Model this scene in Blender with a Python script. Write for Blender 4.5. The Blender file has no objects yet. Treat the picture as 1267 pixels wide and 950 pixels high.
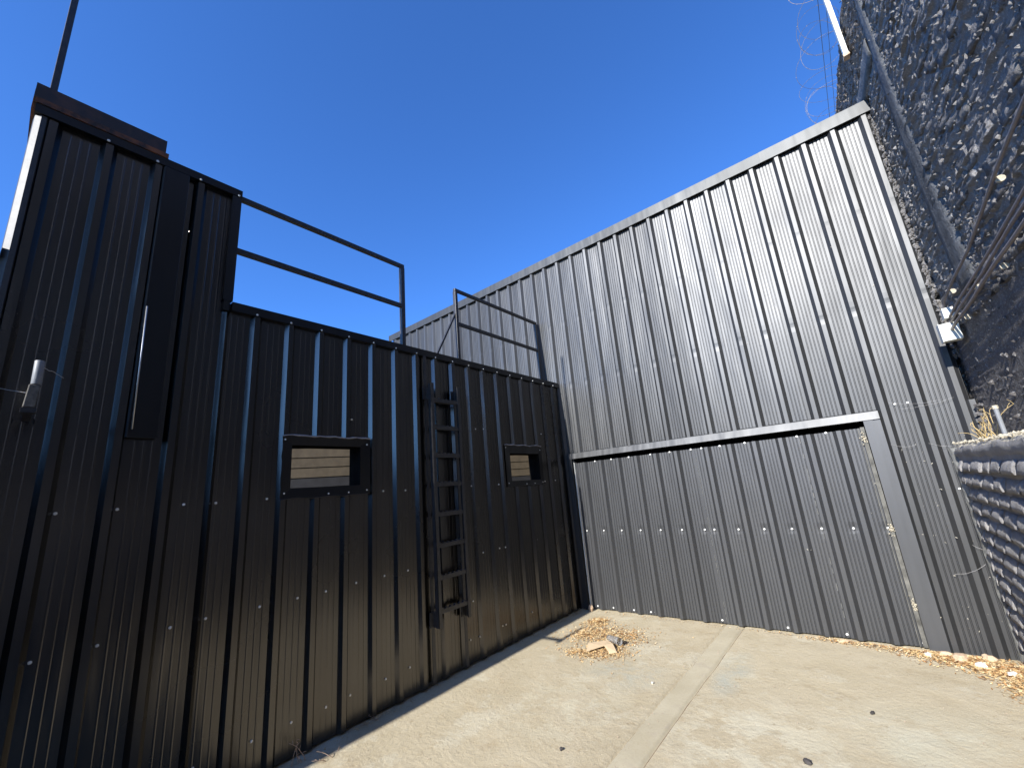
import bpy, math, random
from math import sin, cos, pi, radians, sqrt
from mathutils import Vector, Matrix, noise
R = random.Random(7)
S = bpy.context.scene
C = S.collection

# ------------------------------------------------------------------ camera
cam_d = bpy.data.cameras.new("camera")
cam = bpy.data.objects.new("camera", cam_d); C.objects.link(cam); S.camera = cam
cam_d.sensor_width = 36; cam_d.lens = 36 * 516.12 / 1267
cam_d.clip_start = 0.02; cam_d.clip_end = 3000
yaw, pit, rol = radians(-38.7093), radians(14.3039), radians(-4.9209)
fw = Vector((sin(yaw) * cos(pit), cos(yaw) * cos(pit), sin(pit)))
rt = Vector((cos(yaw), -sin(yaw), 0)); up = rt.cross(fw)
r2 = rt * cos(rol) + up * sin(rol); u2 = -rt * sin(rol) + up * cos(rol)
mw = Matrix((r2, u2, -fw)).transposed().to_4x4()
mw.translation = Vector((3.335, 0, 1.6))
cam.matrix_world = mw

# ------------------------------------------------------------------ light
SX, SY = 0.049, 1.87            # shadow drift per metre of height
sun_dir = Vector((SX, SY, -1)).normalized()
sl = bpy.data.lights.new("sun", 'SUN'); sl.energy = 5.0; sl.angle = radians(0.5); sl.color = (1.0, 0.965, 0.9)
so = bpy.data.objects.new("sun", sl); C.objects.link(so)
so.rotation_euler = sun_dir.to_track_quat('-Z', 'Y').to_euler()
w = bpy.data.worlds.new("World"); S.world = w; w.use_nodes = True
nt = w.node_tree; nt.nodes.clear()
bg = nt.nodes.new('ShaderNodeBackground'); ow = nt.nodes.new('ShaderNodeOutputWorld')
sky = nt.nodes.new('ShaderNodeTexSky'); sky.sky_type = 'NISHITA'; sky.sun_disc = False
sky.sun_elevation = math.asin(-sun_dir.z)
sky.sun_rotation = math.atan2(-sun_dir.x, -sun_dir.y)
sky.altitude = 1500; sky.air_density = 1.0; sky.dust_density = 1.3; sky.ozone_density = 3.0
hs = nt.nodes.new('ShaderNodeMix'); hs.data_type = 'RGBA'; hs.blend_type = 'MULTIPLY'; hs.inputs[0].default_value = 1
hs.inputs[7].default_value = (.52, .98, 1.62, 1)
nt.links.new(sky.outputs[0], hs.inputs[6]); nt.links.new(hs.outputs[2], bg.inputs[0]); nt.links.new(bg.outputs[0], ow.inputs[0])
bg.inputs[1].default_value = 0.113
vs = S.view_settings
vs.view_transform = 'Standard'; vs.look = 'None'; vs.gamma = 1.0; vs.use_curve_mapping = False
vs.exposure = 0.85

# ------------------------------------------------------------------ materials
class N:
    """small node helper"""
    def __init__(s, name):
        s.m = bpy.data.materials.new(name); s.m.use_nodes = True
        s.t = s.m.node_tree; s.b = s.t.nodes['Principled BSDF']; s.o = s.t.nodes['Material Output']
        s.co = s.t.nodes.new('ShaderNodeTexCoord').outputs['Object']
        s.geo = s.t.nodes.new('ShaderNodeNewGeometry')
    def link(s, a, b): s.t.links.new(a, b)
    def pos(s): return s.geo.outputs['Position']
    def map(s, scale=(1, 1, 1), src=None, loc=(0, 0, 0)):
        n = s.t.nodes.new('ShaderNodeMapping'); n.inputs['Scale'].default_value = scale; n.inputs['Location'].default_value = loc
        s.link(src or s.pos(), n.inputs['Vector']); return n.outputs[0]
    def noise(s, scale, detail=4, rough=.5, src=None, dist=0):
        n = s.t.nodes.new('ShaderNodeTexNoise'); n.inputs['Scale'].default_value = scale
        n.inputs['Detail'].default_value = detail; n.inputs['Roughness'].default_value = rough; n.inputs['Distortion'].default_value = dist
        s.link(src or s.pos(), n.inputs['Vector']); return n.outputs['Fac']
    def vor(s, scale, feat='F1', src=None):
        n = s.t.nodes.new('ShaderNodeTexVoronoi'); n.feature = feat; n.inputs['Scale'].default_value = scale
        s.link(src or s.pos(), n.inputs['Vector']); return n.outputs['Distance']
    def ramp(s, fac, stops):
        n = s.t.nodes.new('ShaderNodeValToRGB'); e = n.color_ramp.elements
        while len(e) < len(stops): e.new(.5)
        for i, (p, c) in enumerate(stops):
            e[i].position = p
            e[i].color = (c, c, c, 1) if isinstance(c, (int, float)) else (*c, 1)
        s.link(fac, n.inputs[0]); return n.outputs[0]
    def mix(s, fac, a, b, mode='MIX'):
        n = s.t.nodes.new('ShaderNodeMix'); n.data_type = 'RGBA'; n.blend_type = mode
        for i, v in ((0, fac), (6, a), (7, b)):
            if isinstance(v, (int, float)): n.inputs[i].default_value = v
            elif isinstance(v, tuple): n.inputs[i].default_value = (*v, 1)
            else: s.link(v, n.inputs[i])
        return n.outputs[2]
    def math(s, op, a, b=0.0):
        n = s.t.nodes.new('ShaderNodeMath'); n.operation = op
        for i, v in enumerate((a, b)):
            if isinstance(v, (int, float)): n.inputs[i].default_value = v
            else: s.link(v, n.inputs[i])
        return n.outputs[0]
    def rnd(s): return s.t.nodes.new('ShaderNodeObjectInfo').outputs['Random']
    def set(s, k, v):
        if isinstance(v, tuple): s.b.inputs[k].default_value = (*v, 1)
        elif isinstance(v, (int, float)): s.b.inputs[k].default_value = v
        else: s.link(v, s.b.inputs[k])
    def bump(s, h, strength=.3, dist=.01, prev=None):
        n = s.t.nodes.new('ShaderNodeBump'); n.inputs['Strength'].default_value = strength; n.inputs['Distance'].default_value = dist
        s.link(h, n.inputs['Height'])
        if prev is not None: s.link(prev, n.inputs['Normal'])
        s.link(n.outputs[0], s.b.inputs['Normal']); return n.outputs[0]

def sheet_mat(name, col, rough, dirt, dirtcol=(.12, .10, .075), metallic=.85, aniso=0):
    n = N(name)
    streak = n.noise(1, 5, .6, n.map((7, 7, .35)))
    blot = n.noise(1.3, 3, .5)
    base = n.mix(n.ramp(streak, [(.35, 0), (.75, 1)]), col, tuple(c * 1.22 for c in col))
    base = n.mix(n.math('MULTIPLY', n.rnd(), .9), base, tuple(c * .82 for c in col))
    speck = n.noise(60, 3, .6)
    dm = n.math('MULTIPLY', n.ramp(n.noise(2.2, 6, .65, n.map((1, 1, .55))), [(.5, 0), (.8, 1)]), dirt)
    sp = n.math('MULTIPLY', n.ramp(speck, [(.66, 0), (.72, 1)]), dirt * .8)
    dd = n.math('MAXIMUM', dm, sp)
    n.set('Base Color', n.mix(dd, base, dirtcol))
    n.set('Metallic', n.math('SUBTRACT', metallic, n.math('MULTIPLY', dd, metallic)))
    rv = n.math('ADD', rough, n.math('MULTIPLY', n.math('SUBTRACT', blot, .5), .12))
    n.set('Roughness', n.math('ADD', rv, n.math('MULTIPLY', dd, .25)))
    b1 = n.bump(n.noise(1, 2, .5, n.map((5, 5, .9))), .6, .02)
    if aniso:
        n.set('Anisotropic', aniso)
        cv_ = n.t.nodes.new('ShaderNodeCombineXYZ'); cv_.inputs[2].default_value = 1; n.link(cv_.outputs[0], n.b.inputs['Tangent'])
    return n.m
M = {}
M['back_sheet'] = sheet_mat('charcoal_coated_steel', (.088, .090, .094), .475, .07, metallic=.72)
M['door_sheet'] = sheet_mat('dusty_charcoal_coated_steel', (.086, .089, .096), .49, .12, (.10,.09,.075), metallic=.65)
M['black_sheet'] = sheet_mat('black_coated_steel', (.106, .101, .098), .26, .02, (.07,.06,.05), metallic=1.0)
M['black_trim'] = sheet_mat('black_flashing_steel', (.06, .06, .063), .30, .03, (.07,.06,.05), metallic=1.0)
M['head_trim'] = sheet_mat('bare_grey_flashing_steel', (.060, .062, .066), .47, .10, metallic=.7)
M['grey_trim'] = sheet_mat('grey_flashing_steel', (.060, .063, .066), .50, .10, metallic=.6)

def plain(name, col, rough=.6, metallic=0, var=.25, scale=12, bump=.2, bd=.004, bscale=60):
    n = N(name)
    f = n.noise(scale, 5, .6)
    n.set('Base Color', n.mix(n.ramp(f, [(.3, 0), (.7, 1)]), tuple(c * (1 - var) for c in col), tuple(min(1, c * (1 + var)) for c in col)))
    n.set('Roughness', rough); n.set('Metallic', metallic)
    if bump: n.bump(n.noise(bscale, 5, .6), bump, bd)
    return n.m
M['black_paint'] = plain('black_painted_steel', (.035, .034, .036), .42, 0, .35, 30, .15)
M['dark_void'] = plain('interior_shade_black', (.008, .0075, .007), .9)  # near black, the darkness of unlit interiors put into the colour
M['zinc'] = plain('pale_flashing', (.07, .07, .072), .55, .6, .12, 20)
M['wire'] = plain('weathered_wire', (.12, .11, .105), .6, .4, .3, 30)
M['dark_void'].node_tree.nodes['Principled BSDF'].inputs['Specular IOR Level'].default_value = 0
M['galv'] = plain('galvanised_steel', (.45, .46, .47), .4, .9, .12, 20)
M['screw'] = plain('zinc_screw', (.78, .78, .76), .45, .3, .05, 20, 0)
M['white_paint'] = plain('off_white_paint', (.68, .68, .62), .5, 0, .12, 14)
M['brown_board'] = plain('brown_board', (.10, .078, .052), .75, 0, .2, 12)
M['shaded_board'] = plain('shaded_board', (.030, .030, .034), .6, 0, .2, 12)  # darker copy for the lower boards, their shade put into the colour
M['pale_board'] = plain('tan_painted_board', (.38, .31, .23), .7, 0, .15, 8)
M['conduit'] = plain('taupe_conduit', (.22, .19, .185), .5, 0, .15, 25)
M['pvc_grey'] = plain('grey_pvc', (.20, .21, .225), .5, 0, .1, 20)
M['brown_grey'] = plain('stained_grey_plastic', (.10, .09, .075), .6, 0, .5, 60)
M['sealant'] = plain('smeared_blue_grey_sealant', (.28, .28, .32), .6, 0, .3, 60, .6, .01, 90)
M['card'] = plain('cardboard', (.62, .47, .30), .85, 0, .1, 20)
M['straw'] = plain('dry_straw', (.50, .37, .17), .8, 0, .3, 40)
M['twig'] = plain('dry_twig', (.40, .29, .22), .8, 0, .3, 40)
M['flake'] = plain('pale_flake', (.42, .39, .33), .8, 0, .1, 40)
M['fillet'] = plain('stained_grey_plaster', (.20, .20, .185), .8, 0, .5, 11, .6, .015, 40)
M['plaster'] = plain('dark_grey_plaster', (.085, .088, .092), .75, 0, .45, 9, .7, .02, 35)
M['dust'] = plain('cream_mortar_dust', (.48, .43, .33), .95, 0, .25, 18, .8, .02, 50)
M['weathered'] = plain('weathered_zinc_strip', (.10, .098, .088), .75, 0, .5, 14)
M['rubble'] = plain('pale_rubble', (.55, .40, .27), .9, 0, .25, 18, .6, .01, 60)
M['dark_stone'] = plain('dark_pebble', (.05, .045, .045), .8)
M['web'] = plain('dusty_cobweb', (.55, .53, .52), .9, 0, .1, 20, 0)
M['tape'] = plain('white_plaster_speck', (.75, .74, .70), .8, 0, .1, 20)

n = N('rusty_steel')
f = n.noise(9, 6, .65); 
n.set('Base Color', n.mix(n.ramp(f, [(.42, 0), (.62, 1)]), (.030, .020, .017), (.22, .075, .028)))
n.set('Roughness', .75); n.bump(n.noise(80, 4), .3, .003); M['rust'] = n.m
n = N('brown_black_steel')
f = n.noise(7, 6, .65)
n.set('Base Color', n.mix(n.ramp(f, [(.45, 0), (.7, 1)]), (.028, .021, .019), (.08, .04, .025)))
n.set('Roughness', .55); n.bump(n.noise(80, 4), .2, .003); M['rust_dark'] = n.m

n = N('clear_plastic'); n.set('Base Color', (.8, .79, .78)); n.set('Roughness', .3); n.set('Transmission Weight', .85); n.set('IOR', 1.3)
n.bump(n.noise(90, 3), .6, .01); M['plastic'] = n.m

# leaf litter: colour varies leaf by leaf
n = N('dry_leaf')
vn = n.t.nodes.new('ShaderNodeTexVoronoi'); vn.inputs['Scale'].default_value = 45; n.link(n.pos(), vn.inputs['Vector'])
sep = n.t.nodes.new('ShaderNodeSeparateColor'); n.link(vn.outputs['Color'], sep.inputs[0])
n.set('Base Color', n.ramp(sep.outputs[0], [(0, (.16, .08, .035)), (.25, (.40, .22, .09)), (.55, (.55, .37, .17)), (.85, (.66, .50, .27)), (1, (.76, .66, .45))]))
n.set('Roughness', .75); M['leaf'] = n.m

# black painted rough brick
def brick_mat(name, chips, dust, tone=1, dusty=0, lo=(.067, .060, .058), hi=(.128, .117, .112)):
    n = N(name)
    r = n.rnd()
    v = n.noise(5, 6, .7)
    fine = n.noise(70, 6, .7)
    base = n.mix(n.ramp(v, [(.3, 0), (.75, 1)]), tuple(k * tone for k in lo), tuple(k * tone for k in hi))
    sx = n.t.nodes.new('ShaderNodeSeparateXYZ'); n.link(n.pos(), sx.inputs[0])
    if dusty: base = n.mix(n.ramp(n.math('SUBTRACT', sx.outputs[2], 2.1), [(.42, 0), (.62, 1)]), base, n.mix(n.ramp(v, [(.3, 0), (.75, 1)]), tuple(k * tone * dusty for k in (.070, .064, .060)), tuple(k * tone * dusty for k in (.125, .118, .112))))
    d = n.math('MULTIPLY', n.ramp(fine, [(.52, 0), (.72, 1)]), dust)
    base = n.mix(d, base, (.42, .42, .41))
    ch = n.ramp(n.noise(9, 5, .72), [(chips, 0), (chips + .03, 1)])
    base = n.mix(ch, base, (.50, .45, .36))
    # unpainted brown brick high up at the far end of the wall
    sx = n.t.nodes.new('ShaderNodeSeparateXYZ'); n.link(n.pos(), sx.inputs[0])
    hi = n.math('MULTIPLY', n.ramp(n.math('SUBTRACT', n.math('ADD', sx.outputs[2], n.math('MULTIPLY', sx.outputs[1], .25)), n.math('MULTIPLY', v, .6)),
                                  [(.0, 0), (1, 1)]), 1)
    g = n.math('GREATER_THAN', n.math('ADD', sx.outputs[2], n.math('MULTIPLY', n.noise(3, 4), .5)), 5.72)
    base = n.mix(n.math('MULTIPLY', g, n.ramp(n.noise(11, 5, .7), [(.35, 0), (.6, .8)])), base, (.085, .062, .045))
    n.set('Base Color', base); n.set('Roughness', .7)
    b1 = n.bump(n.noise(26, 7, .72), 1.0, .03)
    n.bump(fine, .7, .006, b1)
    return n.m
M['brick'] = brick_mat('black_painted_brick', .72, .75, 1.25, 1.5)
M['mortar'] = brick_mat('black_painted_mortar', .70, 1.0, 1.25, 1.9)
M['low_brick'] = brick_mat('dark_grey_painted_brick', .88, .25, 4.2, 0, (.066, .063, .061), (.106, .101, .097))  # tone raised evenly to stand in for sunlight these faces miss

# concrete ground
n = N('dusty_concrete')
p = n.pos()
def blob(cx, cy, rx, ry, soft=.5):
    q = n.map((1 / rx, 1 / ry, 0), loc=(-cx / rx, -cy / ry, 0))
    l = n.t.nodes.new('ShaderNodeVectorMath'); l.operation = 'LENGTH'; n.link(q, l.inputs[0])
    return n.ramp(l.outputs['Value'], [(max(0, 1 - soft), 1), (1, 0)])
def nz(scale, lo, hi, off, detail=7, rough=.7, dist=0): return n.ramp(n.noise(scale, detail, rough, n.map((1, 1, 1), loc=(off, off * .7, 0)), dist), [(lo, 0), (hi, 1)])
big = n.noise(.55, 5, .6); med = n.noise(2.6, 7, .68, dist=.6); fine = n.noise(38, 6, .7); grit = n.noise(190, 3, .6)
c = n.mix(n.ramp(big, [(.35, 0), (.65, 1)]), (0.430, 0.359, 0.238), (0.475, 0.410, 0.281))
c = n.mix(n.ramp(med, [(.38, 0), (.64, 1)]), c, (0.505, 0.436, 0.306))
c = n.mix(n.math('MULTIPLY', nz(1.5, .54, .60, 3), n.ramp(fine, [(.3, .2), (.6, .8)])), c, (0.560, 0.512, 0.388))
# scabby pale patches either side of the strip, bluish trowelled patches beside it
def put(c, mask, col, k=1.0): return n.mix(n.math('MULTIPLY', mask, k), c, col)
c = put(c, n.math('MULTIPLY', blob(2.45, 3.15, .75, .75, .7), nz(4.2, .46, .53, 11)), (0.600, 0.559, 0.427), .62)
c = put(c, n.math('MULTIPLY', blob(1.2, 3.0, .7, .8, .8), nz(5, .50, .54, 17)), (0.550, 0.502, 0.369), .6)
c = put(c, n.math('MULTIPLY', blob(2.12, 4.1, .16, .55, .6), nz(3.5, .40, .58, 5)), (0.400, 0.410, 0.349), .75)
c = put(c, n.math('MULTIPLY', blob(1.35, 3.7, .45, .4, .8), nz(3.2, .44, .56, 8)), (0.420, 0.420, 0.349), .7)
c = put(c, n.math('MULTIPLY', blob(3.5, 3.4, .9, .9, .6), nz(1.8, .42, .60, 21)), (0.520, 0.502, 0.388), .6)
# brown weathered spots, pits and grit
c = put(c, nz(3.3, .55, .68, 13), (0.360, 0.277, 0.165), .45)
c = put(c, nz(9, .60, .67, 1), (0.330, 0.256, 0.155), .6)
c = put(c, n.ramp(grit, [(.56, 0), (.70, 1)]), (0.260, 0.195, 0.116), .55)
c = put(c, n.math('MULTIPLY', nz(70, .62, .68, 4, 4, .6), nz(2.1, .45, .6, 31)), (0.240, 0.184, 0.116), .7)
c = put(c, nz(120, .66, .72, 5, 2, .5), (0.700, 0.635, 0.466), .6)
n.set('Base Color', c); n.set('Roughness', .92)
b1 = n.bump(med, .5, .02); b2 = n.bump(nz(24, .4, .7, 2), .35, .006, b1); b2 = n.bump(fine, .5, .005, b2); n.bump(grit, .45, .0025, b2)
M['concrete'] = n.m

M['joint_dirt'] = plain('joint_dirt', (.16, .11, .07), .95, 0, .4, 25, .5)
n = N('strip_concrete')
c = n.mix(n.ramp(n.noise(2.3, 6, .65), [(.35, 0), (.65, 1)]), (.43, .375, .26), (.51, .455, .33))
c = n.mix(n.math('MULTIPLY', n.ramp(n.noise(60, 5, .7), [(.56, 0), (.7, 1)]), .5), c, (.34, .26, .17))
c = n.mix(n.math('MULTIPLY', n.ramp(n.noise(5, 6, .7), [(.55, 0), (.65, 1)]), .5), c, (.40, .34, .26))
n.set('Base Color', c); n.set('Roughness', .9); n.bump(n.noise(45, 6, .7), .4, .005); M['strip'] = n.m

# ------------------------------------------------------------------ mesh helpers
class MB:
    def __init__(s): s.v = []; s.f = []
    def box(s, a, b):
        x0, y0, z0 = a; x1, y1, z1 = b
        s.hexa([(x0, y0, z0), (x1, y0, z0), (x1, y1, z0), (x0, y1, z0), (x0, y0, z1), (x1, y0, z1), (x1, y1, z1), (x0, y1, z1)])
        return s
    def hexa(s, p):
        k = len(s.v); s.v += [tuple(q) for q in p]
        s.f += [tuple(k + i for i in q) for q in ((0, 3, 2, 1), (4, 5, 6, 7), (0, 1, 5, 4), (1, 2, 6, 5), (2, 3, 7, 6), (3, 0, 4, 7))]
        return s
    def tube(s, pts, r, n=8, cap=True, radii=None):
        pts = [Vector(p) for p in pts]; rings = []
        prev = None
        for i, p in enumerate(pts):
            d = (pts[min(i + 1, len(pts) - 1)] - pts[max(i - 1, 0)]).normalized()
            if prev is None:
                a = Vector((0, 0, 1)) if abs(d.z) < .9 else Vector((1, 0, 0))
                u = d.cross(a).normalized()
            else:
                u = (prev - d * prev.dot(d)).normalized()
            prev = u; v = d.cross(u)
            rr = radii[i] if radii else r
            k = len(s.v)
            for j in range(n):
                t = 2 * pi * j / n
                s.v.append(tuple(p + u * (rr * cos(t)) + v * (rr * sin(t))))
            rings.append(k)
        for a, b in zip(rings, rings[1:]):
            for j in range(n):
                s.f.append((a + j, a + (j + 1) % n, b + (j + 1) % n, b + j))
        if cap:
            s.f.append(tuple(rings[0] + j for j in range(n))[::-1]); s.f.append(tuple(rings[-1] + j for j in range(n)))
        return s
    def quad(s, *p):
        k = len(s.v); s.v += [tuple(q) for q in p]; s.f.append(tuple(range(k, k + len(p)))); return s
    def bar(s, a, b, w, h, upv=(0, 0, 1)):
        """square bar from a to b; w across, h along upv"""
        a, b = Vector(a), Vector(b); d = (b - a).normalized(); u = Vector(upv)
        x = d.cross(u).normalized(); u = x.cross(d).normalized()
        P = []
        for q in (a, b):
            for sx_, sz_ in ((-1, -1), (1, -1), (1, 1), (-1, 1)):
                P.append(q + x * (sx_ * w / 2) + u * (sz_ * h / 2))
        return s.hexa([P[0], P[1], P[5], P[4], P[3], P[2], P[6], P[7]])
    def mesh(s, name, m, smooth=False):
        me = bpy.data.meshes.new(name); me.from_pydata(s.v, [], s.f); me.update()
        if m: me.materials.append(m)
        if smooth: me.shade_smooth()
        return me
    def build(s, name, m, parent=None, smooth=False, bevel=0):
        me = s.mesh(name, m, smooth)
        o = bpy.data.objects.new(name, me); C.objects.link(o)
        if parent: o.parent = parent
        if bevel:
            b = o.modifiers.new('bevel', 'BEVEL'); b.width = bevel; b.segments = 2; b.limit_method = 'ANGLE'
        return o

def part(name, me, parent, loc=(0, 0, 0), rot=(0, 0, 0), sc=(1, 1, 1)):
    o = bpy.data.objects.new(name, me); C.objects.link(o); o.parent = parent
    o.location = loc; o.rotation_euler = rot; o.scale = sc
    return o
def tag(o, label=None, cat=None, group=None, kind=None):
    if label: o['label'] = label
    if cat: o['category'] = cat
    if group: o['group'] = group
    if kind: o['kind'] = kind
    return o
def thing(name, label, cat, group=None):
    o = bpy.data.objects.new(name, None); C.objects.link(o); o.empty_display_size = .1
    return tag(o, label, cat, group)

# ------------------------------------------------------------------ profiled sheet
RIBH = .030
def profile(L, first, pitch=.255, grooves=4, gdepth=.0058, raised=False, ribw=.098, topw=.036, RIBH=.036):
    """list of (u, d) over 0..L; ribs start at first + k*pitch"""
    P = [(0.0, 0.0)]
    k = math.floor((0 - first) / pitch) - 1
    fl = (ribw - topw) / 2
    while first + k * pitch < L + pitch:
        a = first + k * pitch
        pts = [(a, 0), (a + fl, RIBH), (a + fl + topw, RIBH), (a + ribw, 0)]
        pan = pitch - ribw
        for g in range(grooves):
            c = a + ribw + pan * (g + 1) / (grooves + 1)
            d = gdepth if raised else -gdepth
            pts += [(c - .006, 0), (c - .002, d), (c + .002, d), (c + .006, 0)]
        P += [q for q in pts if 0 < q[0] < L]
        k += 1
    def at(u):
        for (a, da), (b, db) in zip(P, P[1:]):
            if a <= u <= b: return da + (db - da) * (u - a) / max(1e-9, b - a)
        return 0
    P.append((L, 0.0))
    return P

def sheet(name, mat, parent, origin, udir, ndir, L, z0, z1, first, seed, holes=(), screws=(), wav=.0022, lap=0.0, slant=0.0, **kw):
    """vertical profiled steel sheet; screws = [(u, z)] give small dimples"""
    o = Vector(origin); U = Vector(udir); Nn = Vector(ndir)
    P = profile(L, first, **kw)
    us = [p[0] for p in P]
    for (a, b, c, d) in holes:
        for q in (a, b):
            if 0 < q < L and min(abs(q - u) for u in us) > .002: us.append(q)
    us.sort()
    def prof(u):
        for (a, da), (b, db) in zip(P, P[1:]):
            if a <= u <= b: return da + (db - da) * (u - a) / max(1e-9, b - a)
        return 0
    zs = set()
    k = max(2, int((z1 - z0) / .16))
    for i in range(k + 1): zs.add(round(z0 + (z1 - z0) * i / k, 4))
    for (su, sz) in screws:
        for dz in (-.05, -.022, 0, .022, .05):
            if z0 < sz + dz < z1: zs.add(round(sz + dz, 4))
    for (a, b, c, d) in holes: zs.add(c); zs.add(d)
    zs = sorted(zs)
    V = []; F = []
    for z in zs:
        for u in us:
            d = prof(u)
            w_ = noise.noise(Vector((u * 2.6 + seed * 7.3, z * .75, seed * 3.1))) * wav + noise.noise(Vector((u * 9, z * 1.6, seed * 5.7))) * wav * .35
            for (su, sz) in screws:
                if abs(u - su) < .1 and abs(z - sz) < .12:
                    w_ -= .0055 * math.exp(-((u - su) ** 2 + (z - sz) ** 2 * .6) / .0011)
            d = d + w_ + lap
            uu = u + (slant * (z - z0) * (u / L) if slant else 0)
            V.append(tuple(o + U * uu + Nn * d + Vector((0, 0, z))))
    n_ = len(us)
    for i in range(len(zs) - 1):
        zc = (zs[i] + zs[i + 1]) / 2
        for j in range(n_ - 1):
            uc = (us[j] + us[j + 1]) / 2
            if any(a < uc < b and c < zc < d for (a, b, c, d) in holes): continue
            F.append((i * n_ + j, i * n_ + j + 1, (i + 1) * n_ + j + 1, (i + 1) * n_ + j))
    me = bpy.data.meshes.new(name); me.from_pydata(V, [], F); me.materials.append(mat); me.update()
    ob = bpy.data.objects.new(name, me); C.objects.link(ob); ob.parent = parent
    return ob

V = []; F = []
ico = [Vector(v).normalized() for v in ((1, 0, .2), (-1, .1, 0), (0, 1, -.1), (.1, -1, 0), (0, .1, 1), (.1, 0, -1))]
oct_ = ((0, 2, 4), (2, 1, 4), (1, 3, 4), (3, 0, 4), (2, 0, 5), (1, 2, 5), (3, 1, 5), (0, 3, 5))
def lump(p, sx_, sy_, sz_, rr):
    k = len(V); a = rr.uniform(0, 6.28); ca, sa = cos(a), sin(a)
    for v in ico:
        q = Vector((v.x * sx_, v.y * sy_, v.z * sz_)) * rr.uniform(.6, 1.4)
        V.append((p[0] + q.x, p[1] + q.y * 1 , p[2] + q.z))
    for f in oct_: F.append(tuple(k + i for i in f))

# screw: hex washer head, axis +X in its own space
sm = MB()
sm.tube([(0, 0, 0), (.0025, 0, 0)], .0085, 8); sm.tube([(.0025, 0, 0), (.008, 0, 0)], .0052, 6)
SCREW_X = sm.mesh('screw', M['screw'])

# ================================================================== SETTING
g = MB(); g.quad((-60, -60, 0), (60, -60, 0), (60, 60, 0), (-60, 60, 0))
far = MB(); far.quad((-1500, -1500, -.05), (1500, -1500, -.05), (1500, 1500, -.05), (-1500, 1500, -.05))
tag(far.build('ground', M['concrete']), kind='structure')
# yard slab: a displaced sheet with two recessed joint lines either side of the channel strip
def yard():
    xs = []; x = -.0
    def rng(a, b, n): return [a + (b - a) * i / n for i in range(n)]
    xs = rng(-1.5, 0, 3) + rng(0, 1.775, 44) + [1.775, 1.781, 1.787, 1.793] + rng(1.80, 1.955, 6) + [1.955, 1.961, 1.967, 1.973] + rng(1.98, 4.2, 50) + rng(4.2, 60, 5) + [60]
    ys = rng(-60, -3, 5) + rng(-3, 1, 16) + rng(1, 5.6, 110) + [5.6, 12]
    V = []; F = []
    for y in ys:
        for x in xs:
            z = 0
            if -1 < x < 4.4 and 0 < y < 5.7:
                z += noise.noise(Vector((x * .9, y * .9, 0))) * .008 + noise.noise(Vector((x * 5, y * 5, 2))) * .0022
            if x in (1.781, 1.787, 1.961, 1.967): 
                wob = noise.noise(Vector((y * 6, x, 7)))
                z -= .010 + .006 * wob
            wob2 = .006 * noise.noise(Vector((y * 3, 0, 3))) + .010 * noise.noise(Vector((y * .7, 0, 9))) if 1.7 < x < 2.05 else 0
            if 1.787 < x < 1.961: z += .003
            V.append((x + wob2, y, z))
    n_ = len(xs)
    for i in range(len(ys) - 1):
        for j in range(n_ - 1): F.append((i * n_ + j, i * n_ + j + 1, (i + 1) * n_ + j + 1, (i + 1) * n_ + j))
    me = bpy.data.meshes.new('yard_slab'); me.from_pydata(V, [], F); me.materials.append(M['concrete']); me.update(); me.shade_smooth()
    me.materials.append(M['joint_dirt']); me.materials.append(M['strip'])
    for p_ in me.polygons:
        j = p_.index % (len(xs) - 1); xc = (xs[j] + xs[j + 1]) / 2
        if 1.781 < xc < 1.787 or 1.961 < xc < 1.967: p_.material_index = 1
        elif 1.787 < xc < 1.961: p_.material_index = 2
    o = bpy.data.objects.new('concrete_yard', me); C.objects.link(o); return tag(o, kind='structure')
yard()

# ================================================================== BLACK SHED (left)
shed = thing('metal_shed', 'black profiled steel shed on the left with two small openings and a stepped roofline', 'shed')
XN = (1, 0, 0); YU = (0, 1, 0)
BM = M['black_sheet']
W1 = (1.37, 2.0, 1.715, 2.10); W2 = (3.93, 4.60, 1.69, 2.10)
rows = [.225, .99, 1.69]
def left_sheet(y0, y1, zt, first, seed, holes=(), lap=0):
    sc = []
    for z in rows:
        pass
    return sheet('steel_sheet', BM, shed, (0, y0, 0), YU, XN, y1 - y0, .02, zt, first - y0, seed,
                 holes=[(a - y0, b - y0, c, d) for a, b, c, d in holes], pitch=.249, grooves=3, gdepth=.0013, raised=True, lap=lap,
                 wav=.002, ribw=.082, topw=.036, RIBH=.030)
for k_ in range(6): left_sheet(-1.17 - k_ * .996, -.17 - k_ * .996, 3.08, -1.12 - k_ * .996, 30 + k_)
MB().box((-.10, -6.2, 3.047), (.034, -.175, 3.115)).build('roof_flashing', M['black_trim'], shed)
MB().box((-.13, -6.2, 0), (-.05, -.175, 3.03)).build('inner_lining', M['dark_void'], shed)
left_sheet(-.135, .445, 4.03, .125, 5)
left_sheet(.440, .92, 4.03, .125, 6, lap=-.0015)
left_sheet(.905, 1.91, 3.08, 1.058 - .249, 7, holes=[W1])
left_sheet(1.905, 2.90, 3.08, 1.060 - .249, 8, holes=[W1], lap=-.0015)
left_sheet(2.895, 3.90, 3.08, 1.062 - .249, 9, lap=-.003)
left_sheet(3.895, 4.90, 3.08, 1.064 - .249, 10, holes=[W2], lap=-.0015)
left_sheet(4.895, 5.235, 3.08, 1.066 - .249, 11, lap=-.003)
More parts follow.
